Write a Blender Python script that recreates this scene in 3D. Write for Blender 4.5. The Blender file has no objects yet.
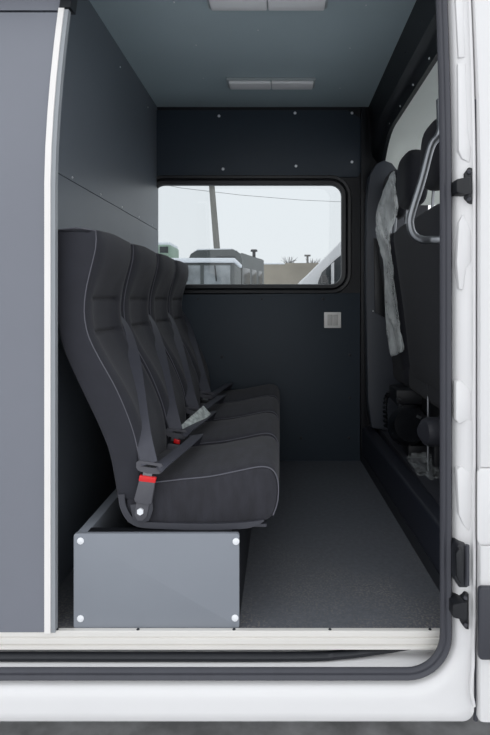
import bpy, bmesh, math, random
from mathutils import Vector, noise
random.seed(4)
COL = bpy.context.scene.collection
F = 560.0; D0 = 1.5; H = 0.887; VX = 281.0; VY = 301.0

def P(px, py, Y):
    k = (Y + D0) / F
    return Vector(((px - VX) * k, Y, H - (py - VY) * k))

# ------------------------------------------------------------------ materials
def lin(c):
    return tuple(((v/255)/12.92 if v/255 <= .04045 else ((v/255+.055)/1.055)**2.4) for v in c) + (1,)

def mat(name, col, rough=.6, metal=0, spec=.5, bump=0, bscale=200, var=0, vscale=8, coat=0, sheen=0, trans=0, alpha=1, tint=None, stretch=None):
    m = bpy.data.materials.new(name); m.use_nodes = True
    nt = m.node_tree; b = nt.nodes['Principled BSDF']
    c = lin(col)
    b.inputs['Base Color'].default_value = c
    b.inputs['Roughness'].default_value = rough
    b.inputs['Metallic'].default_value = metal
    b.inputs['Specular IOR Level'].default_value = spec
    b.inputs['Coat Weight'].default_value = coat
    b.inputs['Sheen Weight'].default_value = sheen
    b.inputs['Transmission Weight'].default_value = trans
    b.inputs['Alpha'].default_value = alpha
    tc = nt.nodes.new('ShaderNodeTexCoord')
    src = tc.outputs['Object']
    if stretch:
        mp = nt.nodes.new('ShaderNodeMapping'); mp.inputs['Scale'].default_value = stretch
        nt.links.new(src, mp.inputs['Vector']); src = mp.outputs['Vector']
    if var:
        n = nt.nodes.new('ShaderNodeTexNoise'); n.inputs['Scale'].default_value = vscale; n.inputs['Detail'].default_value = 5
        nt.links.new(src, n.inputs['Vector'])
        r = nt.nodes.new('ShaderNodeMix'); r.data_type = 'RGBA'
        c2 = lin(tint) if tint else tuple(min(1, v*(1+var)) for v in c[:3]) + (1,)
        c1 = tuple(v*(1-var) for v in c[:3]) + (1,)
        r.inputs[6].default_value = c1; r.inputs[7].default_value = c2
        mr = nt.nodes.new('ShaderNodeMapRange'); mr.inputs[1].default_value = .35; mr.inputs[2].default_value = .7
        nt.links.new(n.outputs['Fac'], mr.inputs[0]); nt.links.new(mr.outputs[0], r.inputs[0])
        nt.links.new(r.outputs[2], b.inputs['Base Color'])
    if bump:
        n2 = nt.nodes.new('ShaderNodeTexNoise'); n2.inputs['Scale'].default_value = bscale; n2.inputs['Detail'].default_value = 3
        nt.links.new(src, n2.inputs['Vector'])
        bp = nt.nodes.new('ShaderNodeBump'); bp.inputs['Strength'].default_value = bump; bp.inputs['Distance'].default_value = .002
        nt.links.new(n2.outputs['Fac'], bp.inputs['Height']); nt.links.new(bp.outputs['Normal'], b.inputs['Normal'])
    return m

M = dict(
 paint = mat('white_body_paint', (222,221,221), .3, coat=.3, var=.02, vscale=3),
 partition = mat('grey_partition_board', (102,109,117), .42, bump=.05, bscale=300, var=.06, vscale=2),
 sidepanel = mat('grey_door_board', (119,122,131), .5, bump=.05, bscale=250, var=.03, vscale=2),
 boxpanel = mat('grey_box_board', (131,136,144), .48, bump=.05, bscale=250, var=.03, vscale=3),
 farpanel = mat('dark_grey_board', (46,56,66), .6, bump=.05, bscale=300, var=.04, vscale=2),
 ceiling = mat('blue_grey_ceiling', (180,198,203), .45, bump=.05, bscale=200, var=.04, vscale=2),
 floor = mat('grey_speckled_lino', (94,97,103), .5, bump=.1, bscale=400, var=.12, vscale=60),
 black = mat('black_plastic', (18,20,25), .5, bump=.05, bscale=300),
 blackgloss = mat('black_gloss', (16,18,22), .22),
 seal = mat('rubber_seal', (64,65,72), .55, bump=.05, bscale=200, var=.05, vscale=30, stretch=(1,1,.2)),
 riser = mat('dark_riser_board', (28,31,41), .5, bump=.05, bscale=300),
 darkrub = mat('dark_rubber', (30,32,37), .45),
 frame = mat('window_rubber', (18,20,25), .4),
 fabric = mat('charcoal_fabric', (36,37,45), .85, bump=.35, bscale=500, var=.08, vscale=20, sheen=.08),
 fabric2 = mat('mottled_fabric', (40,40,47), .85, bump=.4, bscale=350, var=.22, vscale=45, sheen=.08, stretch=(1,.35,.35)),
 cabfab = mat('black_seat_fabric', (28,29,36), .9, bump=.3, bscale=400, sheen=.03),
 pipe = mat('grey_piping', (90,90,98), .6),
 plast = mat('dark_grey_plastic', (55,56,63), .5, bump=.05, bscale=300),
 web = mat('belt_webbing', (63,64,73), .6, bump=.3, bscale=600, var=.05, vscale=60),
 buckle = mat('buckle_plastic', (78,78,84), .5),
 red = mat('red_plastic', (215,30,34), .4),
 tag = mat('pale_tag', (165,172,170), .6, var=.35, vscale=90),
 alu = mat('aluminium', (224,221,216), .42, metal=.05, var=.04, vscale=6, stretch=(.3,5,5)),
 trimw = mat('cream_white_trim', (236,233,230), .45, var=.03, vscale=4),
 trimg = mat('grey_trim', (150,154,158), .5),
 chrome = mat('brushed_steel', (135,138,142), .36, metal=.9),
 screw = mat('screw_zinc', (238,240,243), .35, metal=.15),
 cabwhite = mat('cab_headliner', (240,246,240), .8, bump=.1, bscale=300, var=.04, vscale=3),
 pillar = mat('pillar_plastic', (66,70,78), .5, bump=.05, bscale=300),
 switch = mat('switch_white', (252,250,246), .4),
 switchg = mat('switch_grey', (215,213,209), .4),
 lamp = mat('lamp_diffuser', (250,250,250), .35, coat=.2),
 lamph = mat('lamp_housing', (176,184,186), .45),
 asphalt = mat('wet_asphalt', (196,196,198), .8, bump=.8, bscale=60, var=.3, vscale=9),
 snow = mat('snow', (240,243,247), .7, bump=.3, bscale=8),
 truck = mat('grey_green_truck', (84,88,87), .6, var=.12, vscale=3),
 green = mat('pale_green_truck', (150,172,155), .6, var=.1, vscale=2),
 dglass = mat('dark_vehicle_glass', (48,53,56), .2),
 frost = mat('frosted_windscreen', (150,155,157), .5, var=.35, vscale=3),
 wood = mat('weathered_pole', (112,110,104), .8, var=.2, vscale=4, stretch=(1,1,.2)),
 concrete = mat('stained_concrete', (150,141,126), .85, var=.25, vscale=.5),
 tree = mat('grey_twigs', (120,118,116), .9),
 bodydark = mat('underbody', (40,41,44), .7),
)
# clear plastic film and glass
def film(name, dens):
    m = bpy.data.materials.new(name); m.use_nodes = True; nt = m.node_tree
    b = nt.nodes['Principled BSDF']
    b.inputs['Base Color'].default_value = lin((225,230,230)); b.inputs['Roughness'].default_value = .14
    tr = nt.nodes.new('ShaderNodeBsdfTransparent'); mx = nt.nodes.new('ShaderNodeMixShader')
    tc = nt.nodes.new('ShaderNodeTexCoord'); mp = nt.nodes.new('ShaderNodeMapping'); mp.inputs['Scale'].default_value = (22,22,5)
    n = nt.nodes.new('ShaderNodeTexNoise'); n.inputs['Scale'].default_value = 1.3; n.inputs['Detail'].default_value = 6
    mr = nt.nodes.new('ShaderNodeMapRange'); mr.inputs[1].default_value=.35; mr.inputs[2].default_value=.75
    mr.inputs[3].default_value=dens*.45; mr.inputs[4].default_value=min(1,dens*1.7)
    L = nt.links.new
    L(tc.outputs['Object'], mp.inputs[0]); L(mp.outputs[0], n.inputs['Vector']); L(n.outputs['Fac'], mr.inputs[0])
    L(mr.outputs[0], mx.inputs[0]); L(tr.outputs[0], mx.inputs[1]); L(b.outputs[0], mx.inputs[2])
    L(mx.outputs[0], nt.nodes['Material Output'].inputs[0])
    return m
M['film'] = film('plastic_film', .44)
M['bag'] = film('crumpled_bag_film', .13)
g = bpy.data.materials.new('tinted_glass'); g.use_nodes = True; nt = g.node_tree
tr = nt.nodes.new('ShaderNodeBsdfTransparent'); tr.inputs[0].default_value = (.74,.76,.77,1)
gl = nt.nodes.new('ShaderNodeBsdfGlossy'); gl.inputs['Roughness'].default_value = .03
mx = nt.nodes.new('ShaderNodeMixShader'); mx.inputs[0].default_value = .03
nt.links.new(tr.outputs[0], mx.inputs[1]); nt.links.new(gl.outputs[0], mx.inputs[2]); nt.links.new(mx.outputs[0], nt.nodes['Material Output'].inputs[0])
M['glass'] = g

# ------------------------------------------------------------------ mesh builder
class MB:
    def __init__(s): s.v = []; s.f = []
    def add(s, vs, fs):
        o = len(s.v); s.v += [Vector(v) for v in vs]; s.f += [tuple(i+o for i in f) for f in fs]; return s
    def box(s, a, b, bev=0, seg=2):
        bm = bmesh.new(); bmesh.ops.create_cube(bm, size=1)
        a = Vector(a); b = Vector(b); c = (a+b)/2; d = b-a
        for v in bm.verts: v.co = Vector((v.co.x*d.x, v.co.y*d.y, v.co.z*d.z)) + c
        if bev: bmesh.ops.bevel(bm, geom=bm.edges[:], offset=bev, segments=seg, profile=.5, affect='EDGES')
        return s.frombm(bm)
    def frombm(s, bm):
        bm.verts.index_update(); vs = [v.co.copy() for v in bm.verts]; fs = [[v.index for v in f.verts] for f in bm.faces]
        bm.free(); return s.add(vs, fs)
    def prism(s, pts, vec, bev=0):
        """polygon (3D pts) extruded by vec"""
        bm = bmesh.new(); vec = Vector(vec)
        lo = [bm.verts.new(p) for p in pts]; hi = [bm.verts.new(Vector(p)+vec) for p in pts]
        n = len(pts); fs = []
        bm.faces.new(lo); bm.faces.new(hi[::-1])
        for i in range(n): bm.faces.new((lo[i], hi[i], hi[(i+1)%n], lo[(i+1)%n]))
        bmesh.ops.recalc_face_normals(bm, faces=bm.faces[:])
        if bev:
            es = [e for e in bm.edges if len(e.link_faces)==2 and e.calc_face_angle(0) > .6]
            bmesh.ops.bevel(bm, geom=es, offset=bev, segments=2, profile=.5, affect='EDGES')
        return s.frombm(bm)
    def tube(s, path, r, n=10, caps=True):
        path = [Vector(p) for p in path]; rs = r if isinstance(r, (list,tuple)) else [r]*len(path)
        rings = []; up = None
        for i, p in enumerate(path):
            t = (path[min(i+1,len(path)-1)] - path[max(i-1,0)]).normalized()
            if up is None:
                up = Vector((0,0,1)) if abs(t.z) < .9 else Vector((1,0,0))
            up = (up - t*up.dot(t)).normalized(); w = t.cross(up)
            rings.append([p + (up*math.cos(a*2*math.pi/n) + w*math.sin(a*2*math.pi/n))*rs[i] for a in range(n)])
        vs = [q for R in rings for q in R]; fs = []
        for i in range(len(rings)-1):
            for j in range(n): fs.append((i*n+j, i*n+(j+1)%n, (i+1)*n+(j+1)%n, (i+1)*n+j))
        if caps: fs.append(tuple(range(n))[::-1]); fs.append(tuple((len(rings)-1)*n+j for j in range(n)))
        return s.add(vs, fs)
    def cyl(s, a, b, r, n=16): return s.tube([a,b], r, n)
    def rings(s, R, closed_ring=True, cap=False, closed_loft=False):
        n = len(R[0]); vs = [q for r in R for q in r]; fs = []
        m = len(R)
        for i in range(m if closed_loft else m-1):
            k = (i+1) % m
            for j in range(n if closed_ring else n-1): fs.append((i*n+j, i*n+(j+1)%n, k*n+(j+1)%n, k*n+j))
        if cap: fs.append(tuple(range(n))[::-1]); fs.append(tuple((m-1)*n+j for j in range(n)))
        return s.add(vs, fs)
    def ribbon(s, pts, dirs, w, th=.0015, nrm=None):
        """strap through pts; width vectors dirs"""
        R = []
        for i, p in enumerate(pts):
            p = Vector(p); t = (Vector(pts[min(i+1,len(pts)-1)]) - Vector(pts[max(i-1,0)])).normalized()
            d = Vector(dirs[i]); d = (d - t*d.dot(t)).normalized()*w/2; nn = d.cross(t).normalized()*th
            R.append([p-d-nn, p+d-nn, p+d+nn, p-d+nn])
        return s.rings(R, cap=True)

def obj(name, mb, m, parent=None, smooth=True, subsurf=0, ang=35):
    off = Vector((0,0,0)); q = parent
    while q is not None: off += q.location; q = q.parent
    me = bpy.data.meshes.new(name)
    me.from_pydata([v-off for v in mb.v], [], mb.f); me.update()
    bm = bmesh.new(); bm.from_mesh(me); bmesh.ops.recalc_face_normals(bm, faces=bm.faces[:])
    a = math.radians(ang)
    for e in bm.edges:
        e.smooth = not (len(e.link_faces)==2 and e.calc_face_angle(0) > a)
    for f in bm.faces: f.smooth = smooth
    bm.to_mesh(me); bm.free()
    me.materials.append(M[m])
    o = bpy.data.objects.new(name, me); COL.objects.link(o)
    if parent is not None: o.parent = parent
    if subsurf:
        md = o.modifiers.new('sub','SUBSURF'); md.levels = subsurf; md.render_levels = subsurf
    return o
def thing(name, label, cat, loc=(0,0,0), group=None):
    o = bpy.data.objects.new(name, None); COL.objects.link(o); o.location = loc
    o.empty_display_size = .05
    tag(o, label, cat, group); return o
def tag(o, label, cat, group=None):
    o['label'] = label; o['category'] = cat
    if group: o['group'] = group
    return o
def struct(name, mb, m, **k):
    o = obj(name, mb, m, **k); o['kind'] = 'structure'; return o
def interp(tab, t):
    if t <= tab[0][0]: return tab[0][1]
    for (a,b),(c,d) in zip(tab, tab[1:]):
        if t <= c: u = (t-a)/(c-a); return b+(d-b)*u
    return tab[-1][1]
def catmull(pts, n=8):
    pts = [Vector(p) for p in pts]; q = [pts[0]*2-pts[1]] + pts + [pts[-1]*2-pts[-2]]; out = []
    for i in range(1, len(q)-2):
        for k in range(n):
            t = k/n; a,b,c,d = q[i-1:i+3]
            out.append(.5*((2*b)+(c-a)*t+(2*a-5*b+4*c-d)*t*t+(3*b-a-3*c+d)*t**3))
    out.append(pts[-1]); return out
def screw(parent, p, nrm, r=.006, m='screw', name='screw'):
    nrm = Vector(nrm).normalized(); p = Vector(p)
    b = MB().tube([p - nrm*.001, p+nrm*.0015, p+nrm*.003], [r, r*.95, r*.55], 10)
    return obj(name, b, m, parent)

XW = -.69; YF = 1.62; ZC = 1.968; XR = .49
# ------------------------------------------------------------------ interior shell
# floor
fl = struct('floor', MB().box((XW-.6,.0,-.03),(.50,YF+.02,0)), 'floor')
nt = M['floor'].node_tree   # sandy dust and specks over the lino near the step
b = nt.nodes['Principled BSDF']; base = b.inputs['Base Color'].links[0].from_socket
tc = nt.nodes.new('ShaderNodeTexCoord'); n1 = nt.nodes.new('ShaderNodeTexNoise'); n1.inputs['Scale'].default_value = 140; n1.inputs['Detail'].default_value = 2
n2 = nt.nodes.new('ShaderNodeTexNoise'); n2.inputs['Scale'].default_value = 3.5
sp = nt.nodes.new('ShaderNodeSeparateXYZ'); nt.links.new(tc.outputs['Object'], sp.inputs[0])
nt.links.new(tc.outputs['Object'], n1.inputs['Vector']); nt.links.new(tc.outputs['Object'], n2.inputs['Vector'])
ym = nt.nodes.new('ShaderNodeMapRange'); ym.inputs[1].default_value=.0; ym.inputs[2].default_value=.75; ym.inputs[3].default_value=1; ym.inputs[4].default_value=0
nt.links.new(sp.outputs[1], ym.inputs[0])
r1 = nt.nodes.new('ShaderNodeMapRange'); r1.inputs[1].default_value=.5; r1.inputs[2].default_value=.62
nt.links.new(n1.outputs['Fac'], r1.inputs[0])
r2 = nt.nodes.new('ShaderNodeMapRange'); r2.inputs[1].default_value=.4; r2.inputs[2].default_value=.6; r2.inputs[3].default_value=.15; r2.inputs[4].default_value=.7
nt.links.new(n2.outputs['Fac'], r2.inputs[0])
ma = nt.nodes.new('ShaderNodeMath'); ma.operation='MULTIPLY'; nt.links.new(r1.outputs[0], ma.inputs[0]); nt.links.new(r2.outputs[0], ma.inputs[1])
mb_ = nt.nodes.new('ShaderNodeMath'); mb_.operation='MULTIPLY'; nt.links.new(ma.outputs[0], mb_.inputs[0]); nt.links.new(ym.outputs[0], mb_.inputs[1])
mxn = nt.nodes.new('ShaderNodeMix'); mxn.data_type='RGBA'; mxn.inputs[7].default_value = lin((150,143,134))
nt.links.new(base, mxn.inputs[6]); nt.links.new(mb_.outputs[0], mxn.inputs[0]); nt.links.new(mxn.outputs[2], b.inputs['Base Color'])

ce = struct('ceiling', MB().box((XW-.03,.04,ZC),(XR+.03,YF+.03,ZC+.015)), 'ceiling')
for px,py in ((174,2),(196,45),(203,78),(366,5),(350,48),(340,88),(258,30)):
    k = (ZC-H)*F/(VY-py)/F; screw(ce, ((px-VX)*k, k*F-D0, ZC), (0,0,-1), .0035)
# left partition behind the seats
def leanp(z): return .09*max(0,(z-1.2)/.5)**1.6
def part(x0,x1,za,zb_,y0,y1):
    n=max(1,int((zb_-za)/.08)); R=[]
    for i in range(n+1):
        z=za+(zb_-za)*i/n; R.append([Vector((x0,y0+leanp(z),z)),Vector((x1,y0+leanp(z),z)),Vector((x1,y1,z)),Vector((x0,y1,z))])
    return R
wlm=MB()
for a_ in ((XW-.03,XW,0,1.281,.035,YF+.03),(XW-.03,XW,1.284,ZC,.035,YF+.03),(XW-.03,XW-.004,1.27,1.30,.04,YF)): wlm.rings(part(*a_),cap=True)
wl = struct('wall_left', wlm, 'partition')
for y in (.35,.64,.93,1.22,1.5): screw(wl, (XW,y,1.295), (1,0,0), .0035)
for y,z in ((.36,1.845),(.9,1.89),(1.4,1.89)): screw(wl, (XW,y,z), (1,0,0), .004)
# far wall with window opening
def rrect(x0,x1,z0,z1,r,Y,n=6):
    out = []
    for cx,cz,a0 in ((x1-r,z1-r,0),(x0+r,z1-r,90),(x0+r,z0+r,180),(x1-r,z0+r,270)):
        for i in range(n+1):
            a = math.radians(a0+90*i/n); out.append(Vector((cx+r*math.cos(a), Y, cz+r*math.sin(a))))
    return out
WX0,WX1,WZ0,WZ1 = XW-.02,.336,.981,1.532
def rect_like(x0,x1,z0,z1,Y,n=6): return rrect(x0,x1,z0,z1,.004,Y,n)
wf = MB(); XFR = .56
wf.rings([rect_like(XW-.03,XFR,0,ZC+.01,YF+.03), rect_like(XW-.03,XFR,0,ZC+.01,YF), rrect(WX0-.005,WX1+.005,WZ0-.005,WZ1+.005,.065,YF), rrect(WX0-.005,WX1+.005,WZ0-.005,WZ1+.005,.065,YF+.03)], closed_loft=True)
wfo = struct('wall_far', wf, 'black', ang=30)
# panels on the far wall
tr1 = struct('trim_1', MB().prism([P(150,110,YF-.012),P(348,110,YF-.012),P(363,120,YF-.012),P(365,128,YF-.012),P(364,165,YF-.012),P(358,177,YF-.012),P(150,178,YF-.012)], (0,.012,0), .002), 'farpanel')
for px,py in ((219,116),(295,113),(352,113),(223,169),(296,166),(352,162)): screw(tr1, P(px,py,YF-.012), (0,-1,0), .0085)
tr2 = struct('trim_2', MB().prism([P(150,295,YF-.012),P(360,293,YF-.012),P(360,461,YF-.012),P(150,461,YF-.012)], (0,.012,0), .002), 'farpanel')
for px,py in ((222,357),(301,438),(349,438),(350,398),(350,355),(323,299),(222,438)): screw(tr2, P(px,py,YF-.012), (0,-1,0), .009, 'darkrub')
for px,py,_ in ((198,299,0),(262,299,0)): screw(tr2, P(px,py,YF-.012), (0,-1,0), .006, 'darkrub')
# window
wn = bpy.data.objects.new('window_1', None); COL.objects.link(wn); wn.location=(0,YF,WZ0); wn['kind']='structure'
def loopset(offs, Yfun=None):
    return [rrect(WX0-o,WX1+o,WZ0-o,WZ1+o,max(.02,.06+o),Y) for o,Y in offs]
obj('window_frame', MB().rings(loopset([(0,YF+.02),(0,YF-.004),(.004,YF-.010),(.022,YF-.014),(.03,YF-.008),(.032,YF-.001)])), 'frame', wn)
obj('window_rim', MB().rings(loopset([(.034,YF-.001),(.036,YF-.014),(.05,YF-.018),(.054,YF-.012),(.056,YF-.001)])), 'frame', wn)
pane = MB(); a = rrect(WX0-.003,WX1+.003,WZ0-.003,WZ1+.003,.062,YF+.012); b2 = [v+Vector((0,.004,0)) for v in a]
pane.rings([a,b2], cap=True); obj('pane', pane, 'glass', wn)
# skirting strip on the far side and the dark corner upright
struct('trim_3', MB().prism([P(361,108,YF-.03),P(367,108,YF-.03),P(372,160,YF-.03),P(367,200,YF-.03),P(367,462,YF-.03),P(361,462,YF-.03),P(361,200,YF-.03)], (0,.03,0), .002), 'black')

# overhead moulding between ceiling and cab
hd = MB(); R = []
for i in range(33):
    Y = -.02 + i*(YF+.02)/32
    t = max(0, (Y-1.25)/(YF-1.25)); drop = .20*t**2.2
    z0 = 1.755 - drop
    if Y < .2: z0 = 1.745
    R.append([Vector(p) for p in ((XR-.003,Y,ZC+.0),(XR+.002,Y,1.93),(XR+.012,Y,1.87-drop*.4),(XR+.018,Y,1.835-drop*.7),(XR+.042,Y,1.822-drop*.8),(XR+.05,Y,1.80-drop*.9),(XR+.056,Y,z0),(XR+.075,Y,z0),(XR+.075,Y,ZC))])
hd.rings(R, cap=True)
ho = struct('trim_4', hd, 'black', ang=50)
for Y in (.55,.8,1.05,1.3): screw(ho, (XR+.0535,Y,1.775), (-1,0,0), .0045)
for Y in (.5,.75,1.0): screw(ho, (XR+.009,Y,1.885), (-1,0,-.2), .0035, 'plast')
# riser and cab floor
xr = lambda Y: .488 - (Y-.2)/1.42*.042
rs = MB().prism([(xr(0),0,0),(xr(0),0,.20),(xr(0)+.012,0,.212),(xr(0)+.05,0,.212),(xr(0)+.05,0,0)], (0,0,0.0001))
rs = MB()
prof = lambda Y: [Vector(p) for p in ((xr(Y),Y,-.0),(xr(Y),Y,.175),(xr(Y)+.004,Y,.186),(xr(Y)+.014,Y,.19),(xr(Y)+.06,Y,.19),(xr(Y)+.06,Y,-.0))]
rs.rings([prof(.0),prof(.8),prof(YF)], cap=True)
struct('trim_5', rs, 'riser', ang=60)
struct('baseboard_right', MB().prism([(xr(.0)-.004,0,0),(xr(.0),0,0),(xr(YF),YF-.0,0),(xr(YF)-.004,YF,0)], (0,0,.05)), 'darkrub')
struct('trim_6', MB().box((.54,.0,.15),(1.9,YF+.03,.192)), 'plast')

# ------------------------------------------------------------------ ceiling lamps
def lamp(Yc, label):
    t = thing('ceiling_light', label, 'ceiling light', (-.03,Yc,ZC), 'strip lights on the van ceiling')
    obj('housing', MB().box((-.265,Yc-.055,ZC-.012),(.168,Yc+.052,ZC), .004), 'lamph', t)
    R = []
    for x0,x1 in ((-.255,-.050),(-.047,.158)):
        obj('diffuser', MB().box((x0,Yc-.045,ZC-.026),(x1,Yc+.04,ZC-.011), .006, 3), 'lamp', t)
    return t
lamp(1.26, 'flat rectangular white strip light on ceiling, the farther one near the back window')
lamp(.50, 'flat rectangular white strip light on ceiling, the nearer one at the top of the picture')
# double light switch
c = P(332.5,320,YF-.012)
sw = thing('light_switch', 'white square double rocker switch on the dark panel under the window', 'light switch', c)
obj('switch_plate', MB().box((c.x-.047,c.y-.010,c.z-.044),(c.x+.047,c.y,c.z+.044), .003), 'switch', sw)
for s in (-1,1):
    obj('rocker', MB().prism([(c.x+(.0015 if s>0 else -.029),c.y-.010,c.z-.03),(c.x+(.029 if s>0 else -.0015),c.y-.010,c.z-.03),(c.x+(.029 if s>0 else -.0015),c.y-.012,c.z+.03),(c.x+(.0015 if s>0 else -.029),c.y-.012,c.z+.03)],(0,-.004,0),.001), 'switchg', sw)

# ------------------------------------------------------------------ seat row
SY0 = .035; PITCH = .39; SW = .362
k1 = 1.555/F
def q(px,py): return ((px-VX)*k1, H-(py-VY)*k1)
rear_px = [(58,230),(55,245),(54.5,280),(57,318),(63,348),(80,385),(97,420),(109,448),(114,472),(118,498)]
front_px = [(97,231),(98.5,243),(93,266),(87,290),(85,313),(89,336),(102,361),(116,385),(127,410),(136,435),(141,460),(142,492)]
rearT = sorted((q(*p)[1], q(*p)[0]) for p in rear_px); frontT = sorted((q(*p)[1], q(*p)[0]) for p in front_px)
zt = q(97,231)[1]; zb = q(118,498)[1]
NR = 30
def sm(tab, z):   # smoothed lookup
    return sum(interp(tab, z+d) for d in (-.024,-.012,0,.012,.024))/5
zs = [zb + (zt-zb)*i/NR for i in range(NR+1)]
def crown(z, v):
    e = math.sin(math.pi*min(1,max(0,v)))
    head = .022*math.exp(-((z-1.02)/.075)**2)
    torso = -.010*math.exp(-((z-.75)/.2)**2)
    lum = .012*math.exp(-((z-.55)/.1)**2)
    bol = .012*(math.exp(-((v-.13)/.09)**2)+math.exp(-((v-.87)/.09)**2))*math.exp(-((z-.7)/.28)**2)
    seam = -.012*(math.exp(-((z-.895)/.006)**2)+math.exp(-((z-.795)/.006)**2))*(1 if .16<v<.84 else 0)
    return (head+torso+lum)*e**.8 + bol + seam
def seat_row_item(label):
    y0 = SY0
    root = thing('passenger_seat', label, 'seat', (-.25, y0, .262), 'row of charcoal passenger seats')
    # backrest
    mb = MB(); vs = [0,.006,.02,.045,.09,.13,.17,.25,.35,.5,.65,.75,.83,.87,.91,.955,.98,.994,1]
    ins = {0:.010,1:.004,2:.0015,3:0}
    zz = sorted(set(zs + [.895,.887,.903,.795,.787,.803]))
    R = []
    for i,v in enumerate(vs):
        j = min(i, len(vs)-1-i); e = ins.get(j, 0)
        y = y0+.008 + v*(SW-.004); ring = []
        for z in zz: ring.append(Vector((sm(rearT,z)+e, y, z+ (e if z==zz[0] else 0))))
        xr_, xf_ = sm(rearT,zt), sm(frontT,zt)
        topc = .006+.012*math.sin(math.pi*v)
        for t in (.12,.35,.65,.88): ring.append(Vector((xr_+e+(xf_-xr_-2*e+crown(zt,v))*t, y, zt+topc*math.sin(math.pi*t)**.6-e)))
        for z in reversed(zz): ring.append(Vector((sm(frontT,z)-e+crown(z,v), y, z)))
        R.append(ring)
    n = len(zz); mb.rings(R)
    for base in (0, (len(vs)-1)*len(R[0])):
        L = len(R[0])
        for i in range(n-1): mb.f.append((base+i, base+i+1, base+L-2-i, base+L-1-i))
        mb.f.append((base+n-1, base+n, base+n+1, base+n+2, base+n+3, base+n+4))
    mb.f = [f for f in mb.f]
    o = obj('backrest', mb, 'fabric', root, ang=60)
    for v in (.012,.988):
        y = y0+.008+v*(SW-.004)
        path = [Vector((sm(rearT,zt)+.004,y,zt+.002)), Vector((sm(rearT,zt)*.5+sm(frontT,zt)*.5,y,zt+.008))]
        path += [Vector((sm(frontT,z)-.0015,y,z)) for z in reversed(zs) if z > .40]
        obj('piping', MB().tube(path, .0017, 6), 'pipe', o)
    # cushion
    k2 = 1.545/F
    def c2(px,py): return ((px-VX)*k2, H-(py-VY)*k2)
    top = [(127,487),(146,484),(180,480),(210,477),(240,471),(258,467.5),(268,468),(274,472),(277.5,480),(278.5,492),(277,505),(273,516)]
    bot = [(127,524),(146,525),(180,526),(210,526),(235,525.5),(250,524),(258,522.5),(263,521.5),(266,521),(268,520),(269.5,519),(271,518)]
    T = [c2(*p) for p in top]; B = [c2(*p) for p in bot]
    mb = MB(); R = []; vs2 = [0,.01,.03,.07,.15,.28,.42,.58,.72,.85,.93,.97,.99,1]
    for i,v in enumerate(vs2):
        j = min(i,len(vs2)-1-i); e = {0:.007,1:.002}.get(j,0); y = y0+.012+v*(SW-.012)
        ring = []
        cr = math.sin(math.pi*v)**.6
        for a,(x,z) in enumerate(T):
            up = .022*cr*(1 if a<6 else max(0,1-(a-5)*.2)); fwd = .002*cr*(0 if a<6 else min(1,(a-5)*.3))
            ring.append(Vector((x+fwd-(e if a>6 else 0), y, z+up-(e if a<9 else 0))))
        for x,z in reversed(B): ring.append(Vector((x,y,z+e)))
        R.append(ring)
    mb.rings(R); n2_=len(T); L=len(R[0])
    for base in (0,(len(vs2)-1)*L):
        for i in range(n2_-1): mb.f.append((base+i,base+i+1,base+L-2-i,base+L-1-i))
    cu = obj('seat_cushion', mb, 'fabric2', root, ang=60)
    for y in (y0+.014, y0+SW-.002):
        obj('piping', MB().tube(catmull([Vector((x,y,z+.0005)) for x,z in T[1:]],3), .0018, 6), 'pipe', cu)
    # frame: bent side rails and pan
    k3=1.535/F
    fp = [(121,495),(121.5,503),(124,511),(129,519),(137,524),(150,526),(200,527.5),(240,526.5),(256,524),(264,521)]
    fr = MB()
    for y in (y0+.004, y0+SW-.012):
        R=[]; pts = catmull([Vector(((px-VX)*k3,y,H-(py-VY)*k3)) for px,py in fp],4)
        for i,p in enumerate(pts):
            t=(pts[min(i+1,len(pts)-1)]-pts[max(i-1,0)]).normalized(); nn=Vector((-t.z,0,t.x))*.0085*min(1,.25+(len(pts)-1-i)*.12)
            R.append([p-nn,p+nn,p+nn+Vector((0,.016,0)),p-nn+Vector((0,.016,0))])
        fr.rings(R,cap=True)
    fr.box((-.40,y0+.01,.264),(-.04,y0+SW-.01,.272))
    obj('seat_frame', fr, 'plast', root, ang=50)
    # belt hardware on the near side
    Yb = y0-.004; kb=(Yb+1.5)/F
    def w(px,py,dy=0): return Vector(((px-VX)*kb, Yb+dy, H-(py-VY)*kb))
    obj('anchor_bracket', MB().prism([w(130,505),(w(138,504)),w(152,497),w(153,510),w(149,521),w(142,523),w(133,520)],(0,.004,0),.001),'plast',root)
    bk = obj('buckle', MB().prism([w(140,479,-.012),w(156,481,-.012),w(152.5,502,-.012),w(149,504,-.012),w(136,501,-.012),w(135,498,-.012)],(0,.012,0),.003),'buckle',root)
    obj('buckle_stalk', MB().prism([w(137,500,-.005),w(150,502,-.005),w(147,516,-.005),w(143,520,-.005),w(138,520,-.005),w(135,515,-.005)],(0,.005,0),.001),'buckle',root)
    rb = obj('release_button', MB().prism([w(140.5,474,-.012),w(157,476.5,-.012),w(156,482,-.012),w(139.5,480,-.012)],(0,.012,0),.002),'red',bk); rb['label']='red release button'
    bt = obj('anchor_bolt', MB().tube([w(141,510.5,-.005),w(141,510.5,-.011)],.0095,6),'screw',root); bt['label']='pale hexagonal anchor bolt'
    # tongue with slot
    tg = MB(); outer=[w(137,461.5,-.010),w(140,459.5,-.010),w(150,461,-.010),w(162,463,-.010),w(164.5,466,-.010),w(163,471,-.010),w(160,473,-.010),w(148,472.5,-.010),w(139,469.5,-.010),w(137,466.5,-.010)]
    inner=[w(142,463.2,-.010),w(144,463,-.010),w(150,463.7,-.010),w(158,465,-.010),w(159.5,466,-.010),w(159,467,-.010),w(157,467.3,-.010),w(149,466.5,-.010),w(143,465.3,-.010),w(142,464.4,-.010)]
    d=Vector((0,.006,0)); tg.rings([outer,inner,[p+d for p in inner],[p+d for p in outer]],closed_loft=True)
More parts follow.
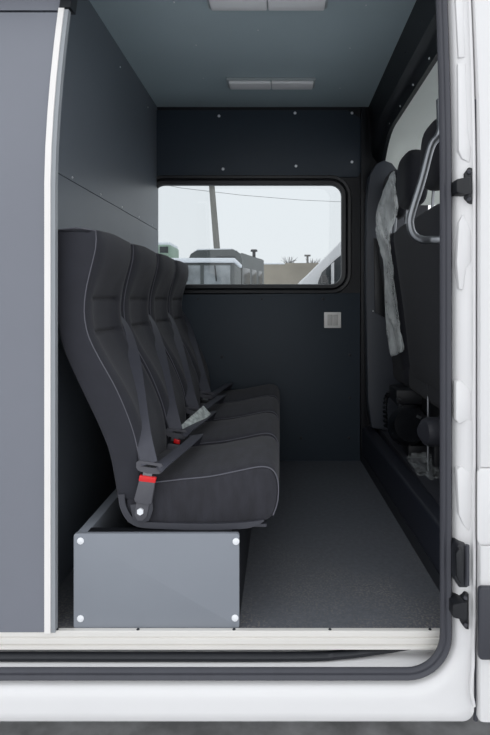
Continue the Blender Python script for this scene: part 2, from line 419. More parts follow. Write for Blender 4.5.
    obj('belt_tongue', tg,'buckle',root)
    obj('tongue_blade', MB().prism([w(144,471,-.007),w(153,472.5,-.007),w(152,477,-.007),w(143,475.5,-.007)],(0,.002,0)),'chrome',root)
    # webbing
    x1=w(150,463,-.008)
    pts=catmull([Vector((-.57,y0+SW+.003,.86)),Vector((-.525,y0+SW+.002,.80)),Vector((-.487,y0+.31,.72)),Vector((-.44,y0+.18,.62)),Vector((-.392,y0+.05,.52)),x1],6)
    m_=len(pts); dirs=[]
    for i in range(m_):
        t=i/(m_-1); a=min(1,(t*1.25)**1.6); dirs.append(Vector((a,(1-a)*.9+.05,-.0)))
    obj('shoulder_belt', MB().ribbon(pts,dirs,.044),'web',root)
    pts=catmull([w(157,467,-.007),w(163,464,.006),Vector((-.305,y0+.06,.448)),Vector((-.285,y0+.16,.452)),Vector((-.275,y0+.27,.449)),Vector((-.285,y0+.345,.435)),Vector((-.30,y0+SW+.004,.40))],5)
    lb=obj('lap_belt', MB().ribbon(pts,[Vector((1,0,.15))]*len(pts),.044),'web',root)
    return root
def copy_tree(o, parent=None):
    c=o.copy(); COL.objects.link(c); c.parent=parent
    for ch in [x for x in list(bpy.data.objects) if x.parent==o and x is not c]: copy_tree(ch,c)
    return c
s0 = seat_row_item('charcoal fabric passenger seat nearest the doorway, red belt buckle in full view')
labs = ['charcoal fabric passenger seat second from the doorway, pale tag on its lap belt',
        'charcoal fabric passenger seat third from the doorway, between second and last',
        'charcoal fabric passenger seat at the far end, against the window wall']
seats=[s0]
protos = [x for x in bpy.data.objects]
for i in range(3):
    c=copy_tree(s0); c.location=(-.25,SY0+PITCH*(i+1),.262); c['label']=labs[i]; seats.append(c)
for i,s_ in enumerate(seats[1:]):
    for b_ in s_.children:
        if b_.name.startswith('buckle') and not b_.name.startswith('buckle_stalk'):
            for c_ in b_.children:
                if i==0:
                    c_.scale=(.45,1,.9); c_.location=(-.385*0-.055,0,.018)
                else:
                    c_.data=c_.data.copy(); c_.data.materials[0]=M['black']; c_['label']='black release button'
# pale tag strips on two belts
for i,(dz) in ((1,0),(3,0)):
    y0=SY0+PITCH*i
    pts=[P(184,431,.445),P(190,425,.485),P(199,417,.545),P(207,410,.60)]
    if i==1:
        t=obj('care_tag', MB().ribbon(pts,[Vector((.7,0,-.7))]*4,.042,.001),'tag',seats[i]); t['label']='pale printed tag strip'

# box under seats
bx=thing('seat_box','low grey board box with bolted corners carrying the four seats','seat box',(-.335,.02,0))
fa=MB().prism(rrect(-.561,-.113,.0005,.258,.008,.014),(0,.014,0),.0015)
fp_=obj('front_panel',fa,'boxpanel',bx)
for px,py in ((80.5,541),(236,541.5),(80.5,618.5),(235,618)): screw(fp_,P(px,py,.014),(0,-1,0),.0098)
obj('side_panel',MB().box((-.557,.028,.0),(-.527,1.6,.256),.002),'boxpanel',bx)
obj('side_panel',MB().box((-.137,.028,.0),(-.115,1.6,.256),.002),'black',bx)  # same grey board, coloured black to paint in the shade on this side
for y in (.03,.5,1.1): obj('support_rail',MB().box((-.527,y,.22),(-.137,y+.025,.258)),'black',bx)
obj('floor_board',MB().box((-.527,.028,.0),(-.137,1.6,.008)),'black',bx)

# ------------------------------------------------------------------ grab rail behind the near pillar
Yr=.16
pts=catmull([P(440,100,Yr+.02),P(440.5,118,Yr+.01),P(440.5,130,Yr),P(438,137,Yr),P(431,147,Yr),P(422,180,Yr),P(411.5,214,Yr),P(410.5,226,Yr),P(414,235,Yr),P(422,239.5,Yr),P(432,240,Yr),P(446,240,Yr-.02),P(452,240,Yr-.08)],6)
gr=thing('grab_handle','bent brushed steel tube grab handle beside the right edge of the doorway','grab handle',P(440,240,Yr))
obj('handle_tube',MB().tube(pts,.0118,14),'chrome',gr)
obj('mounting_plate',MB().box((pts[-1].x-.03,.064,pts[-1].z-.03),(pts[-1].x+.03,.074,pts[-1].z+.03),.003),'chrome',gr)
# inner pillar panel that it is screwed to
struct('trim_7', MB().prism([(.449,.0,.0),(.449,.0,1.80),(.60,.0,1.80),(.60,.0,0)],(0,.06,0),.004),'plast')

# ------------------------------------------------------------------ cab
# far pillar cover
pc=MB().prism([P(366,300,1.50),P(367,200,1.50),P(370,175,1.50),P(376,164,1.50),P(384,160,1.50),P(392,163,1.50),P(399,172,1.50),P(404,200,1.50),P(404,432,1.50),P(384,430,1.50),P(372,428,1.50),P(368,400,1.50)],(0,.1,0),.006)
pc_o=struct('trim_8',pc,'pillar')
obj('belt_slot',MB().prism([P(374,238,1.49),P(385,240,1.49),P(385,318,1.49),P(375,312,1.49)],(0,.012,0),.002),'frame',pc_o)
screw(pc_o,P(373,311,1.498),(0,-1,0),.004)
# cab lining: roof and far side
R=[]
pf=[(.06,1.93),(.4,1.96),(.8,1.965),(1.15,1.945),(1.35,1.89),(1.50,1.79),(1.58,1.66),(1.60,1.52),(1.615,1.42)]
for x in [.56+.08*i for i in range(10)]:
    d=max(0,(x-1.1))*.25
    ring=[Vector((x,y,z-d*d*2)) for y,z in pf]; R.append(ring+[v+Vector((0,.01 if i>4 else 0,.012)) for i,v in reversed(list(enumerate(ring)))])
cl=struct('wall_cab',MB().rings(R,cap=True),'cabwhite',ang=60)
for px,py in ((430,64),(412,92),(400,105),(393,121)):
    screw(cl,P(px,py,1.45)+Vector((0,.0,0)),(0,-1,-.5),.004,'plast') if False else None
# far side of cab below window, window post, door panel
struct('wall_cab_side',MB().box((.56,YF+.0,.19),(1.9,YF+.03,.95)).box((.56,YF,.95),(.82,YF+.03,1.44)).box((1.45,YF,.95),(1.55,YF+.03,1.44)),'plast')
# dashboard bulk (seen only from aside)
db=MB().prism([(1.55,.1,.19),(1.42,.1,.6),(1.40,.1,.88),(1.46,.1,.96),(1.9,.1,1.0),(1.9,.1,.19)],(0,1.45,0),.02)
struct('trim_9',db,'trimg')
def cab_seat(yc,width,label,headrests):
    t=thing('cab_seat',label,'cab seat',(.62,yc,.19),'front seats in the cab')
    # backrest loft along Y
    tab=[(.50,.60),(.60,.585),(.75,.572),(.95,.545),(1.1,.522),(1.19,.508),(1.225,.515)]
    R=[]
    y0,y1=yc-width/2,yc+width/2
    for i in range(13):
        v=i/12; e=.03*(1-min(1,min(v,1-v)*7))**2; y=y0+(y1-y0)*v
        ring=[Vector((interp(tab,z)+e,y,z-(e if z>1.2 else 0))) for z in (.5,.6,.75,.95,1.1,1.19)]
        ring+=[Vector((.53,y,1.222-e*1.5)),Vector((.57,y,1.228-e*1.5)),Vector((.605,y,1.2-e))]
        ring+=[Vector((interp(tab,z)+.10+.02*math.sin(math.pi*v)-e,y,z)) for z in (1.08,.95,.75,.6,.5)]
        R.append(ring)
    o=obj('backrest',MB().rings(R,cap=True),'cabfab',t,subsurf=1,ang=70)
    obj('seat_cushion',MB().box((.60,y0,.46),(1.08,y1,.60),.04,3),'cabfab',t)
    obj('seat_base',MB().box((.66,y0+.03,.26),(1.04,y1-.03,.47),.01),'black',t)
    for x in (.68,1.0):
        for y in (y0+.05,y1-.05): obj('leg',MB().tube([(x,y,.192),(x,y,.30)],.016,10),'black',t)
    for hy in headrests:
        R=[]
        for i in range(11):
            v=i/10; y=hy-.135+.27*v; s=(1-abs(2*v-1)**5*.45)
            cx,cz=.585,1.425
            R.append([Vector((cx+math.copysign(abs(math.cos(a))**.6,math.cos(a))*.055*s, y, cz+math.copysign(abs(math.sin(a))**.6,math.sin(a))*(.125*s))) for a in [j*2*math.pi/16 for j in range(16)]])
        h=obj('headrest',MB().rings(R,cap=True),'cabfab',t,subsurf=1,ang=80)
        for s in (-1,1): obj('headrest_post',MB().tube([(.57,hy+s*.06,1.2),(.58,hy+s*.06,1.34)],.006,8),'chrome',h)
    return t
cs=cab_seat(.71,.92,'wide black double cab seat with two headrests beyond the steel grab handle',(.56,1.0))
obj('side_trim',MB().prism([(.575,1.175,1.16),(.60,1.175,1.30),(.612,1.175,1.36),(.63,1.175,1.36),(.63,1.175,1.16)],(0,.02,0),.003),'trimg',cs)
cab_seat(1.37,.34,'black driver seat beside the far pillar, partly behind plastic film',(1.37,))

# plastic sleeve
Lp=[(392,172),(387,182),(381,197),(376,212),(376,232),(380,248),(384,264),(385,290),(385.5,315),(388,338),(391,357)]
Rp=[(395,171),(396.5,182),(397.5,197),(399,210),(390,235),(391,248),(393,264),(396,290),(399,315),(402,335),(405,350)]
g_=[]; nu,nv=44,12
for i in range(nu+1):
    t=i/nu*(len(Lp)-1); a=min(int(t),len(Lp)-2); u=t-a
    l=[Lp[a][c]*(1-u)+Lp[a+1][c]*u for c in (0,1)]; r=[Rp[a][c]*(1-u)+Rp[a+1][c]*u for c in (0,1)]
    row=[]
    for ring in range(2*nv):
        s=ring/nv if ring<=nv else (2*nv-ring)/nv; side=1 if ring<nv else -1
        p=P(l[0]*(1-s)+r[0]*s,l[1]*(1-s)+r[1]*s,1.17)
        nz=noise.noise(Vector((p.x*34-p.z*9,p.z*7,side*3.1)))
        rd=abs(noise.noise(Vector((p.x*28+p.z*7,p.z*5-p.x*6,side*2.3)))); p.y+= -side*(.004+.02*math.sin(math.pi*s))+nz*.010+rd*.05; p.x+=noise.noise(Vector((p.z*30,s*5,7)))*.006
        row.append(p)
    g_.append(row)
pw=tag(obj('plastic_film',MB().rings(g_),'film',ang=25),'crumpled clear plastic sleeve hanging between the far pillar and cab seats','plastic sleeve')

# crumpled bag on cab floor
def bag(c,sx,sy,sz,seed,label):
    bm=bmesh.new(); bmesh.ops.create_icosphere(bm,subdivisions=4,radius=1)
    for v in bm.verts:
        n_=noise.noise(v.co*2.2+Vector((seed,0,0)))+.6*abs(noise.noise(v.co*6+Vector((0,seed,0))))
        r=.8+.5*n_; v.co=Vector((c[0]+v.co.x*r*sx,c[1]+v.co.y*r*sy,max(.192,c[2]+v.co.z*r*sz)))
    return tag(obj('plastic_bag',MB().frombm(bm),'bag',ang=20),label,'plastic bag')
bag((.60,.80,.212),.065,.17,.028,2.,'crumpled clear plastic bag lying on the cab floor by the seat base')

# hardware under the cab seats
cc=thing('coiled_cable','black coiled cable looping down beside the cab seat base','cable',(.6,1.3,.192))
pts=[]; ctrl=catmull([P(386,428,1.3),P(385,412,1.3),P(386,398,1.3),P(391,394,1.3),P(398,402,1.3),P(405,411,1.25),P(410,420,1.2)],24)
for i,p in enumerate(ctrl): a=i*.9; pts.append(p+Vector((math.cos(a)*.008,math.sin(a)*.008,math.sin(a)*.008)))
obj('cable',MB().tube([p+Vector((.0,0,0)) for p in pts],.0045,8),'blackgloss',cc)
mc=thing('heater_unit','black cylindrical heater unit with metal fittings under the cab seat','heater',(.62,1.08,.192))
obj('housing',MB().tube([P(403,425,1.12),P(403,425,1.12)+Vector((.01,-.03,0)),P(405,425,1.0)+Vector((.02,0,0)),P(407,425,.96)+Vector((.02,0,0))],[.07,.09,.09,.075],24),'blackgloss',mc)
obj('mounting_foot',MB().box((.565,.98,.192),(.68,1.10,.245),.004),'black',mc)
obj('top_box',MB().box((P(393,400,1.2).x,1.12,.40),(.80,1.3,.47),.008),'black',mc)
for px,py,y in ((399,405,1.1),(417,416,.9),(397,398,1.1)): obj('fitting',MB().cyl(P(px,py,y),P(px+4,py+2,y),.006,8),'chrome',mc)
jk=thing('round_canister','dark canister with a grey rounded end lying on the cab floor','canister',(.6,.7,.192))
p=P(433,432,.72)
obj('body',MB().tube([p+Vector((-.045,-.005,0)),p+Vector((-.035,0,0)),p+Vector((-.015,0,0)),p+Vector((.2,.05,0))],[.03,.05,.058,.058],20),'plast',jk)
obj('support_leg',MB().box((p.x+.0,.70,.192),(p.x+.03,.74,p.z-.04),.003),'black',jk)
pl=thing('seat_belt_post','thin steel post rising from the cab floor under the seat','post',(P(428,430,.8).x,.8,.192))
px_=P(428,430,.8).x
obj('post',MB().tube([(px_,.8,.192),(px_,.8,.60)],.005,8),'chrome',pl)
obj('hook',MB().tube(catmull([Vector((px_,.8,.58)),Vector((px_+.01,.8,.61)),Vector((px_+.03,.79,.605)),Vector((px_+.045,.78,.58))],5),.006,8),'chrome',pl)

# ------------------------------------------------------------------ doorway board (left) and trims
def lean(z,amp=.09): return amp*max(0,(z-1.2)/.5)**1.6
XE=-.618
def boardslab(x0,x1,zs_,y0,y1,amp=.09,m=None,bevel=0):
    R=[]
    for z in zs_:
        d=lean(z,amp); R.append([Vector((x0,y0+d,z)),Vector((x1,y0+d,z)),Vector((x1,y1+d,z)),Vector((x0,y1+d,z))])
    return MB().rings(R,cap=True)
zl=[.002]+[.1*i for i in range(1,17)]+[1.66,1.705]
struct('wall_near',boardslab(-2.2,XE-.0,zl,-.004,.010),'sidepanel')
struct('trim_10',boardslab(XE-.012,XE+.004,zl+[1.717],-.010,.012),'trimw')
struct('trim_11',boardslab(XE+.004,XE+.0155,zl+[1.715],-.006,.012),'trimg')
struct('wall_near_upper',boardslab(-2.2,XE-.01,[1.715,1.75,1.8,1.85],.0,.012),'sidepanel')
struct('trim_12',boardslab(XE-.009,XE+.022,[1.718,1.75,1.8,1.85],-.012,.03),'frame')
# aluminium threshold
al=MB()
prof=[(.012,.0),(.012,.004),(.0,.004),(-.003,.002),(-.004,-.009),(-.001,-.0105),(-.001,-.013),(-.006,-.0145),(-.007,-.027),(-.003,-.028),(-.003,-.031),(-.010,-.0325),(-.011,-.040),(-.004,-.042),(.0,-.042),(.0,-.03),(.0,.0)]
al.rings([[Vector((x,y,z)) for y,z in prof] for x in (-2.2,.432)],cap=True)
ao=struct('trim_13',al,'alu',ang=20)
for px,y in ((138,.005),(234,.005),(330,.005),(430,.005),(57,.005)):
    screw(ao,((px-VX)*1.505/F,y,.004),(0,0,1),.0045,'darkrub')

# step well below threshold
struct('trim_14',MB().prism([(-2.2,.06,-.03),(-2.2,.02,-.058),(-2.2,.02,-.066),(-2.2,-.03,-.070),(-2.2,-.046,-.076),(-2.2,-.046,-.092),(-2.2,.06,-.095)],(2.63,0,0)),'paint')
tk=MB()
path=catmull([Vector((-2.2,-.010,-.055)),Vector((-.8,-.010,-.055)),Vector((0,-.010,-.055)),Vector((.16,-.004,-.053)),Vector((.27,.008,-.047)),Vector((.36,.024,-.043)),Vector((.41,.035,-.041))],6)
R=[]
for i,p_ in enumerate(path):
    w=.012
    R.append([p_+Vector((0,-w,-.010)),p_+Vector((0,-w,-.002)),p_+Vector((0,-w*.4,.004)),p_+Vector((0,w*.6,.004)),p_+Vector((0,w,-.004)),p_+Vector((0,w,-.012))])
tk.rings(R,cap=True)
struct('trim_15',tk,'darkrub',ang=40)

# ------------------------------------------------------------------ seal and body
OX0,OX1,OZ0,OZ1=-2.0,.412,-.063,1.84
def bend(z): return .04*max(0,(z-1.2)/.5)**1.6
def loop(o,Y,rad=None,rect=None):
    x0,x1,z0,z1=(OX0-o,OX1+o,OZ0-o,OZ1+o) if rect is None else rect
    r=rad if rad is not None else .085+o
    out=[]; n=10
    for cx,cz,a0 in ((x1-r,z1-r,0),(x0+r,z1-r,90),(x0+r,z0+r,180),(x1-r,z0+r,270)):
        for i in range(n+1):
            a=math.radians(a0+90*i/n); out.append(Vector((cx+r*math.cos(a),0,cz+r*math.sin(a))))
    # subdivide the right and left sides for the bend
    full=[]; L=len(out)
    for i in range(L):
        a,b=out[i],out[(i+1)%L]; full.append(a)
        if (b-a).length>.5 or (i%(n+1)==n):
            for k in range(1,12): full.append(a.lerp(b,k/12))
    for v in full: v.y=Y+bend(v.z)
    return full
sealm=MB().rings([loop(.004,-.040),loop(0,-.046),loop(.001,-.052),loop(.007,-.058),loop(.014,-.056),loop(.016,-.060),loop(.024,-.062),loop(.029,-.056),loop(.030,-.045),loop(.030,-.03)])
struct('trim_16',sealm,'seal',ang=50)
body=MB().rings([loop(.014,-.03),loop(.024,-.036),loop(.032,-.042),loop(.037,-.052),loop(.043,-.064),loop(.050,-.070),loop(.060,-.074),
  loop(.072,-.076),loop(0,-.080,.05,(-2.3,.486,-.156,1.95)),loop(0,-.083,.03,(-2.35,.4885,-.176,2.0)),loop(0,-.076,.03,(-2.35,.491,-.182,2.0)),loop(0,-.03,.03,(-2.35,.492,-.184,2.0))])
bo=struct('wall_front',body,'paint',ang=60)
# stamped channels on the pillar (raised ribs)
def pill(name,pts,Y,h,m,parent,bev): return obj(name,MB().prism([P(a,b,Y)+Vector((0,bend(P(a,b,Y).z),0)) for a,b in pts],(0,h,0),bev),m,parent)
Yp=-.083
for pts_ in ([(457,262),(459,222),(463,214),(472,232),(473,262),(466,268),(463,290),(459,289)],
             [(456,382),(460,380),(474,393),(473,424),(468,420),(459,424),(456,420)],
             [(457,470),(461,466),(468,472),(472,468),(473,520),(469,533),(463,524),(459,515)],
             [(460,60),(468,60),(469,135),(472,150),(470,163),(462,158),(459,150)],
             [(460,-20),(468,-20),(468,54),(461,54)]):
    pill('stamped_rib',pts_,Yp+.007,.03,'paint',bo,.003)
obj('vertical_lip',MB().tube([P(474,y,-.082)+Vector((0,bend(P(474,y,-.08).z),0)) for y in range(-20,640,20)]+[P(473,665,-.088),P(471,690,-.09),P(474,706,-.088)],.0045,8),'paint',bo)
# underbody + sill back
struct('floor_underbody',MB().box((-2.3,-.03,-.166),(1.9,.0,-.1)).box((-2.3,.0,-.19),(1.9,YF+.1,-.10)),'bodydark')
# outer far side and roof, rear closing wall (complete the van)
struct('wall_far_outer',MB().box((XFR,YF+.03,-.19),(1.9,YF+.06,.95)).box((-2.3,YF+.031,-.19),(XFR,YF+.06,WZ0-.02)).box((WX1+.02,YF+.031,WZ0-.02),(.81,YF+.06,2.05)).box((-2.3,YF+.031,WZ1+.02),(1.3,YF+.06,2.05)).box((-2.3,YF+.031,.9),(WX0-.03,YF+.06,1.6)),'paint')
struct('ceiling_outer',MB().box((-2.35,-.04,2.0),(1.28,YF+.07,2.05),.01),'paint')
struct('wall_rear',MB().box((-2.38,-.05,-.16),(-2.35,YF+.06,2.05)),'paint')

# ------------------------------------------------------------------ front door
dr=bpy.data.objects.new('door_1',None); COL.objects.link(dr); dr.location=(.5,-.1,0); dr['kind']='structure'
Yd=-.100
DX=.497
def dsheet(x0,x1,z0,z1,r=.0):
    R=[]
    nz=max(2,int((z1-z0)/.06)+1)
    for i in range(nz+1):
        z=z0+(z1-z0)*i/nz; b_=bend(z)*1.2
        R.append([Vector((x0+.000,Yd+.035+b_,z)),Vector((x0+.000,Yd+.010+b_,z)),Vector((x0+.003,Yd+.003+b_,z)),Vector((x0+.010,Yd+b_,z)),Vector((x1,Yd+b_,z)),Vector((x1,Yd+.035+b_,z))])
    return MB().rings(R,cap=True)
# lower panel, the flap with its own gap, upper panel; the cab window opening is further right
kd=1.4/F
zf1=H-(467-VY)*kd; zf0=H-(546-VY)*kd
obj('door_skin',dsheet(DX,1.85,zf1+.0,1.0),'paint',dr)
sk=dsheet(DX,.70,1.0,1.97); sk.add(*(lambda m_:(m_.v,m_.f))(dsheet(1.4,1.5,1.0,1.97))); sk.add(*(lambda m_:(m_.v,m_.f))(dsheet(.70,1.5,1.65,1.97)))
obj('door_post',sk,'paint',dr)
obj('door_skin',dsheet(DX,1.85,-.166,zf0-.0),'paint',dr)
obj('door_skin',MB().box((DX,Yd+.006,zf0),(1.85,Yd+.035,zf1),.0),'paint',dr)
fx0=(477.5-VX)*kd
fl_=MB().prism(rrect(fx0,1.2,zf0+.003,zf1-.003,.014,Yd-.0005),(0,.008,0),.002); ff=obj('filler_flap',fl_,'paint',dr)
mo=MB().prism(rrect((477-VX)*kd,1.6,H-(657-VY)*kd,H-(585-VY)*kd,.010,Yd-.014),(0,.016,0),.004)
obj('rub_strip',mo,'plast',dr)['label']='dark grey plastic rub strip'
obj('gap_seal',MB().tube([P(475.6,y,-.07) for y in (100,400,720)],.006,6),'seal',dr)

# catches and buffer on the pillar
def catch(cy,label,dx):
    Y=-.083; a=lambda px,py,dy=0: P(px+dx,py,Y+dy)
    t=thing('door_catch',label,'door catch',P(460,cy,Y),'black catches on the pillar')
    obj('catch_plate',MB().prism([a(463,cy-12),a(467,cy-18),a(470.5,cy-17),a(470.5,cy+19),a(467,cy+18),a(463,cy+13)],(0,.05,0),.002),'black',t)
    bl=MB()
    bl.prism([a(454.5,cy-6,-.012),a(464,cy-8,-.02),(a(469,cy-8,-.02)),a(469,cy+9,-.02),a(463,cy+9,-.02),a(454.5,cy+7,-.012)],(0,.06,0),.003)
    obj('catch_block',bl,'black',t)
    for dy in (-13,14): obj('screw',MB().tube([a(467,cy+dy,-.002),a(467,cy+dy,-.006)],[.006,.004],10),'plast',t)
catch(185,'black door catch on the white pillar, upper one level with the seat tops',2)
catch(611,'black door catch on the white pillar, lower one near the sill',-1.5)
Y=-.083; a=lambda px,py,dy=0: P(px,py,Y+dy)
bf=thing('rubber_buffer','tall rounded black rubber buffer on the white pillar above the lower catch','buffer',P(461,565,Y))
obj('base_pad',MB().prism([a(455,551,-.012),a(458,545,-.012),a(467,546,-.012),a(470,551,-.012),a(470,582,-.012),a(468,588,-.012),a(459,588,-.012),a(455,578,-.012)],(0,.05,0),.004),'darkrub',bf)
obj('rubber_bulb',MB().prism([a(456,554,-.028),a(459,549,-.028),a(463,550,-.028),a(464,582,-.028),a(461,586,-.028),a(457,577,-.028)],(0,.02,0),.005),'black',bf)
obj('rubber_rib',MB().tube([a(467,545,-.013),a(467,585,-.013)],.006,10),'plast',bf)

# ------------------------------------------------------------------ outside
ZG=-.50
gd=struct('ground',MB().add([(-40,-30,ZG),(40,-30,ZG),(40,4.2,ZG),(-40,4.2,ZG)],[(0,1,2,3)]),'asphalt')
tag(struct('ground_snow',MB().add([(-60,4.2,ZG),(60,4.2,ZG),(60,60,ZG),(-60,60,ZG)],[(0,1,2,3)]),'snow'),'flat snow covered yard behind the van','snow')
def W(px,py,d): return P(px,py,d-D0)
def wheel(t,x,y,r,ax,w=.25):
    v=Vector((w,0,0)) if ax=='x' else Vector((0,w,0)); p=Vector((x,y,ZG+r))
    o=obj('wheel',MB().tube([p-v/2,p-v*.42,p+v*.42,p+v/2],[r*.9,r,r,r*.9],20),'darkrub',t)
# old truck
D=12.; yb=D-D0
t=thing('parked_truck','old grey green truck with snowy cab roof seen through the window','truck',(-1.4,yb,ZG))
x0,x1=W(185,260,D).x,W(241,260,D).x; zt_=W(0,248.5,D).z; zc=W(0,264,D).z
R=[]
prof2=[(x0,.4),(x0,zt_-.22),(x0+.06,zt_-.08),(x0+.2,zt_),(x1-.2,zt_+.02),(x1-.06,zt_-.06),(x1,zt_-.2),(x1,.4)]
yy=[yb+.4,yb+3.4]
obj('box_body',MB().rings([[Vector((x,y,z)) for x,z in prof2] for y in yy],cap=True),'truck',t)
obj('roof_snow',MB().prism([(x0+.12,yb+.42,zt_-.03),(x0+.22,yb+.42,zt_+.03),(x1-.25,yb+.42,zt_+.04),(x1-.12,yb+.42,zt_-.01)],(0,2.9,0)),'snow',t)
obj('box_window',MB().box((x0+.62,yb+.38,zc+.08),(x0+1.05,yb+.42,zc+.20),.01),'dglass',t)
xc0,xc1=W(183,0,D).x,W(240,0,D).x
cab=obj('cab',MB().box((xc0,yb-1.4,.1),(xc1,yb+.4,zc-.05),.06,3),'truck',t)
obj('cab_snow',MB().box((xc0-.03,yb-1.45,zc-.07),(xc1+.02,yb+.35,zc+.02),.03,3),'snow',t)
obj('windscreen',MB().box((xc0+.08,yb-1.43,zc-.48),(xc1-.08,yb-1.38,zc-.12),.01),'frost',t)
obj('windscreen_post',MB().box(((xc0+xc1)/2-.03,yb-1.46,zc-.48),((xc0+xc1)/2+.03,yb-1.42,zc-.12),.005),'truck',t)
for f_ in (.25,.7):
    xx=xc0+(xc1-xc0)*f_; obj('wiper',MB().tube([(xx,yb-1.47,zc-.12),(xx+.03,yb-1.47,zc-.42)],.012,6),'black',t)
# right side wing of the bus-like body with windows
xs=x1; xs2=W(263,0,D+2.2).x
obj('side_body',MB().prism([(xs-.05,yb+.5,.4),(xs-.05,yb+.5,zt_-.04),(xs2,yb+2.8,zt_-.04),(xs2,yb+2.8,.4)],(0,.12,0),.02),'truck',t)
for f0,f1 in ((.1,.38),(.44,.66),(.74,.93)):
    pa=Vector((xs-.05,yb+.5,0)).lerp(Vector((xs2,yb+2.8,0)),f0); pb=Vector((xs-.05,yb+.5,0)).lerp(Vector((xs2,yb+2.8,0)),f1)
    obj('side_window',MB().prism([(pa.x,pa.y-.03,zc-.42),(pb.x,pb.y-.03,zc-.42),(pb.x,pb.y-.03,zc-.03),(pa.x,pa.y-.03,zc-.03)],(0,.04,0),.005),'dglass',t)
p_=W(253,246,D+1.5)
obj('roof_vent',MB().tube([(p_.x,yb+2.0,zt_-.06),(p_.x,yb+2.0,zt_+.10),(p_.x,yb+2.0,zt_+.11),(p_.x,yb+2.0,zt_+.16)],[.04,.04,.09,.08],10),'black',t)
obj('bumper',MB().box((xc0-.05,yb-1.55,0),(xc1+.05,yb-1.4,.15),.02),'black',t)
obj('chassis',MB().box((xc0+.2,yb-1.3,-.1),(xc1-.2,yb+3.2,.45)),'bodydark',t)
for x in (x0+.15,x1-.15):
    for y in (yb-.9,yb+2.4): wheel(t,x,y,.42,'x')
# pale green vehicle far left
D=16.; yb=D-D0; a0=W(150,0,D).x; a1=W(171,0,D).x; z1=W(0,243,D).z
t=thing('distant_van','pale green van with snowy roof, half hidden behind the seat tops','van',((a0+a1)/2,yb,ZG))
obj('body',MB().box((a0-1,yb,-.2),(a1,yb+1.3,z1-.04),.08,3),'green',t)
obj('roof_snow',MB().box((a0-.98,yb+.05,z1-.06),(a1-.03,yb+1.25,z1+.03),.03),'snow',t)
obj('window',MB().box((a1-.32,yb-.02,z1-.28),(a1-.08,yb+.02,z1-.1),.01),'dglass',t)
obj('window',MB().box((a1-1.0,yb-.02,z1-.5),(a1-.42,yb+.02,z1-.1),.01),'dglass',t)
for x in (a0-.7,a1-.25): wheel(t,x,yb+.4,.35,'y'); pass
# pole and wires
D=20.
pb_=W(218,262,D); ptp=W(210.5,170,D); dirv=(ptp-pb_); base_=pb_+dirv*((ZG-pb_.z)/dirv.z); top_=pb_+dirv*1.6
up=thing('utility_pole','tall leaning weathered utility pole behind the truck','utility pole',base_)
obj('shaft',MB().tube([base_,top_],[.13,.09],12),'wood',up)
obj('crossarm',MB().box((top_.x-.7,top_.y-.06,top_.z-.4),(top_.x+.7,top_.y+.06,top_.z-.28)),'wood',up)
wr=MB().tube([W(120,176,19),W(181,188,20),W(240,195,22),W(300,200,24),W(345,202,26),W(420,203,30)],.009,5)
tag(obj('overhead_wire',wr,'wood'),'thin overhead wire crossing the white sky past the pole','wire')
# compound wall
D=24.; yb=D-D0; z1=W(0,263,D).z
struct('wall_compound',MB().box((W(150,0,D).x,yb,ZG),(W(420,0,D).x,yb+.3,z1-.06)).box((W(285,0,D).x,yb-.02,z1-.2),(W(420,0,D).x,yb+.32,z1+.0)),'concrete')
struct('trim_17',MB().box((W(262,0,D).x,yb-.03,z1-.06),(W(285,0,D).x,yb+.33,z1-.0),.03),'snow')
lp=W(307.5,256,26); mp_=thing('lamp_post','short dark post standing behind the concrete wall','post',(lp.x,lp.y,ZG))
obj('post',MB().tube([(lp.x,lp.y,ZG),(lp.x,lp.y,lp.z)],.05,8),'tree',mp_); obj('post_head',MB().box((lp.x-.14,lp.y-.06,lp.z-.02),(lp.x+.14,lp.y+.06,lp.z+.06)),'tree',mp_)
# bare shrubs behind wall
for n_,(px,hh) in enumerate(((289,256),(312,258))):
    c0=W(px,hh,30); mb=MB(); mb.tube([(c0.x,c0.y,ZG),(c0.x,c0.y,c0.z-.6)],.05,6)
    for k in range(26):
        a=random.random()*6.28; s=random.uniform(.15,.55)
        mb.tube([(c0.x,c0.y,c0.z-.9+random.random()*.3),(c0.x+math.cos(a)*s*.6,c0.y+math.sin(a)*s*.6,c0.z-.3),(c0.x+math.cos(a)*s,c0.y+math.sin(a)*s,c0.z-random.random()*.25)],[.02,.012,.006],4)
    tag(obj('bare_tree',mb,'tree'),['leafless grey tree behind the concrete wall, the left of two','leafless grey tree behind the concrete wall, the right of two'][n_],'tree','bare trees behind the wall')
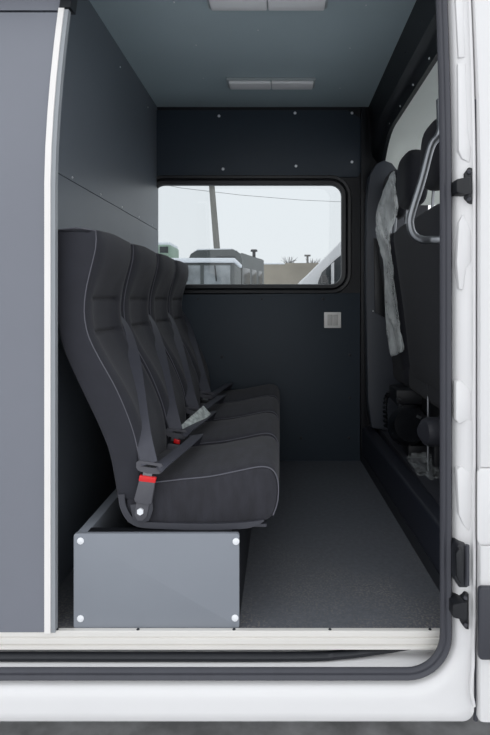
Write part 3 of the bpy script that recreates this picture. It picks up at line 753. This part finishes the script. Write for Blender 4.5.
# white van nearby
D=7.; yb=D-D0
pr=[(298,330),(298,296),(300,281),(306,276),(325,257),(342,240),(356,230),(370,226),(500,226),(500,330)]
t=thing('parked_van','white van with sloping windscreen parked outside at the right of the window','van',(W(380,0,D).x,yb,ZG))
pts=[W(a,b,D) for a,b in pr]
for p in pts:
    if p.z<.6: p.z=-.15
obj('body',MB().prism(pts,(0,1.9,0),.04),'paint',t)
sw_=[(318,282),(322,272),(336,259),(345,252),(356,249),(356,290),(318,290)]
obj('side_window',MB().prism([W(a,b,D)+Vector((0,-.012,0)) for a,b in sw_],(0,.02,0),.004),'dglass',t)
obj('window_post',MB().prism([W(a,b,D)+Vector((0,-.02,0)) for a,b in ((331,264),(334,262),(334,290),(331,290))],(0,.02,0),.002),'paint',t)
mr_=obj('wing_mirror',MB().box((W(321,0,D).x,yb-.2,W(0,283,D).z),(W(326,0,D).x,yb-.02,W(0,276,D).z),.01),'black',t)
for x in (W(312,0,D).x,W(470,0,D).x):
    for y in (yb+.15,yb+1.75): wheel(t,x,y,.34,'y')

# ------------------------------------------------------------------ world, camera
w=bpy.data.worlds.new('overcast'); bpy.context.scene.world=w; w.use_nodes=True; nt=w.node_tree
bg=nt.nodes['Background']; tc=nt.nodes.new('ShaderNodeTexCoord'); sp=nt.nodes.new('ShaderNodeSeparateXYZ')
nt.links.new(tc.outputs['Generated'],sp.inputs[0]); cr=nt.nodes.new('ShaderNodeValToRGB')
cr.color_ramp.elements[0].position=.0; cr.color_ramp.elements[0].color=(.93,.94,.95,1)
cr.color_ramp.elements[1].position=.8; cr.color_ramp.elements[1].color=(.92,.955,1.0,1)
nt.links.new(sp.outputs[2],cr.inputs[0]); nt.links.new(cr.outputs[0],bg.inputs[0]); bg.inputs[1].default_value=1.15

cam=bpy.data.cameras.new('camera'); co=bpy.data.objects.new('camera',cam); COL.objects.link(co)
co.location=(0,-D0,H); co.rotation_euler=(math.radians(90),0,0)
cam.sensor_fit='VERTICAL'; cam.sensor_height=36; cam.lens=F/735*36
cam.shift_x=-(VX-245)/735; cam.shift_y=(VY-367.5)/735
cam.clip_start=.01; cam.clip_end=200
sc=bpy.context.scene; sc.camera=co
sc.view_settings.view_transform='Standard'; sc.view_settings.look='None'; sc.view_settings.gamma=1; sc.view_settings.exposure=0.42
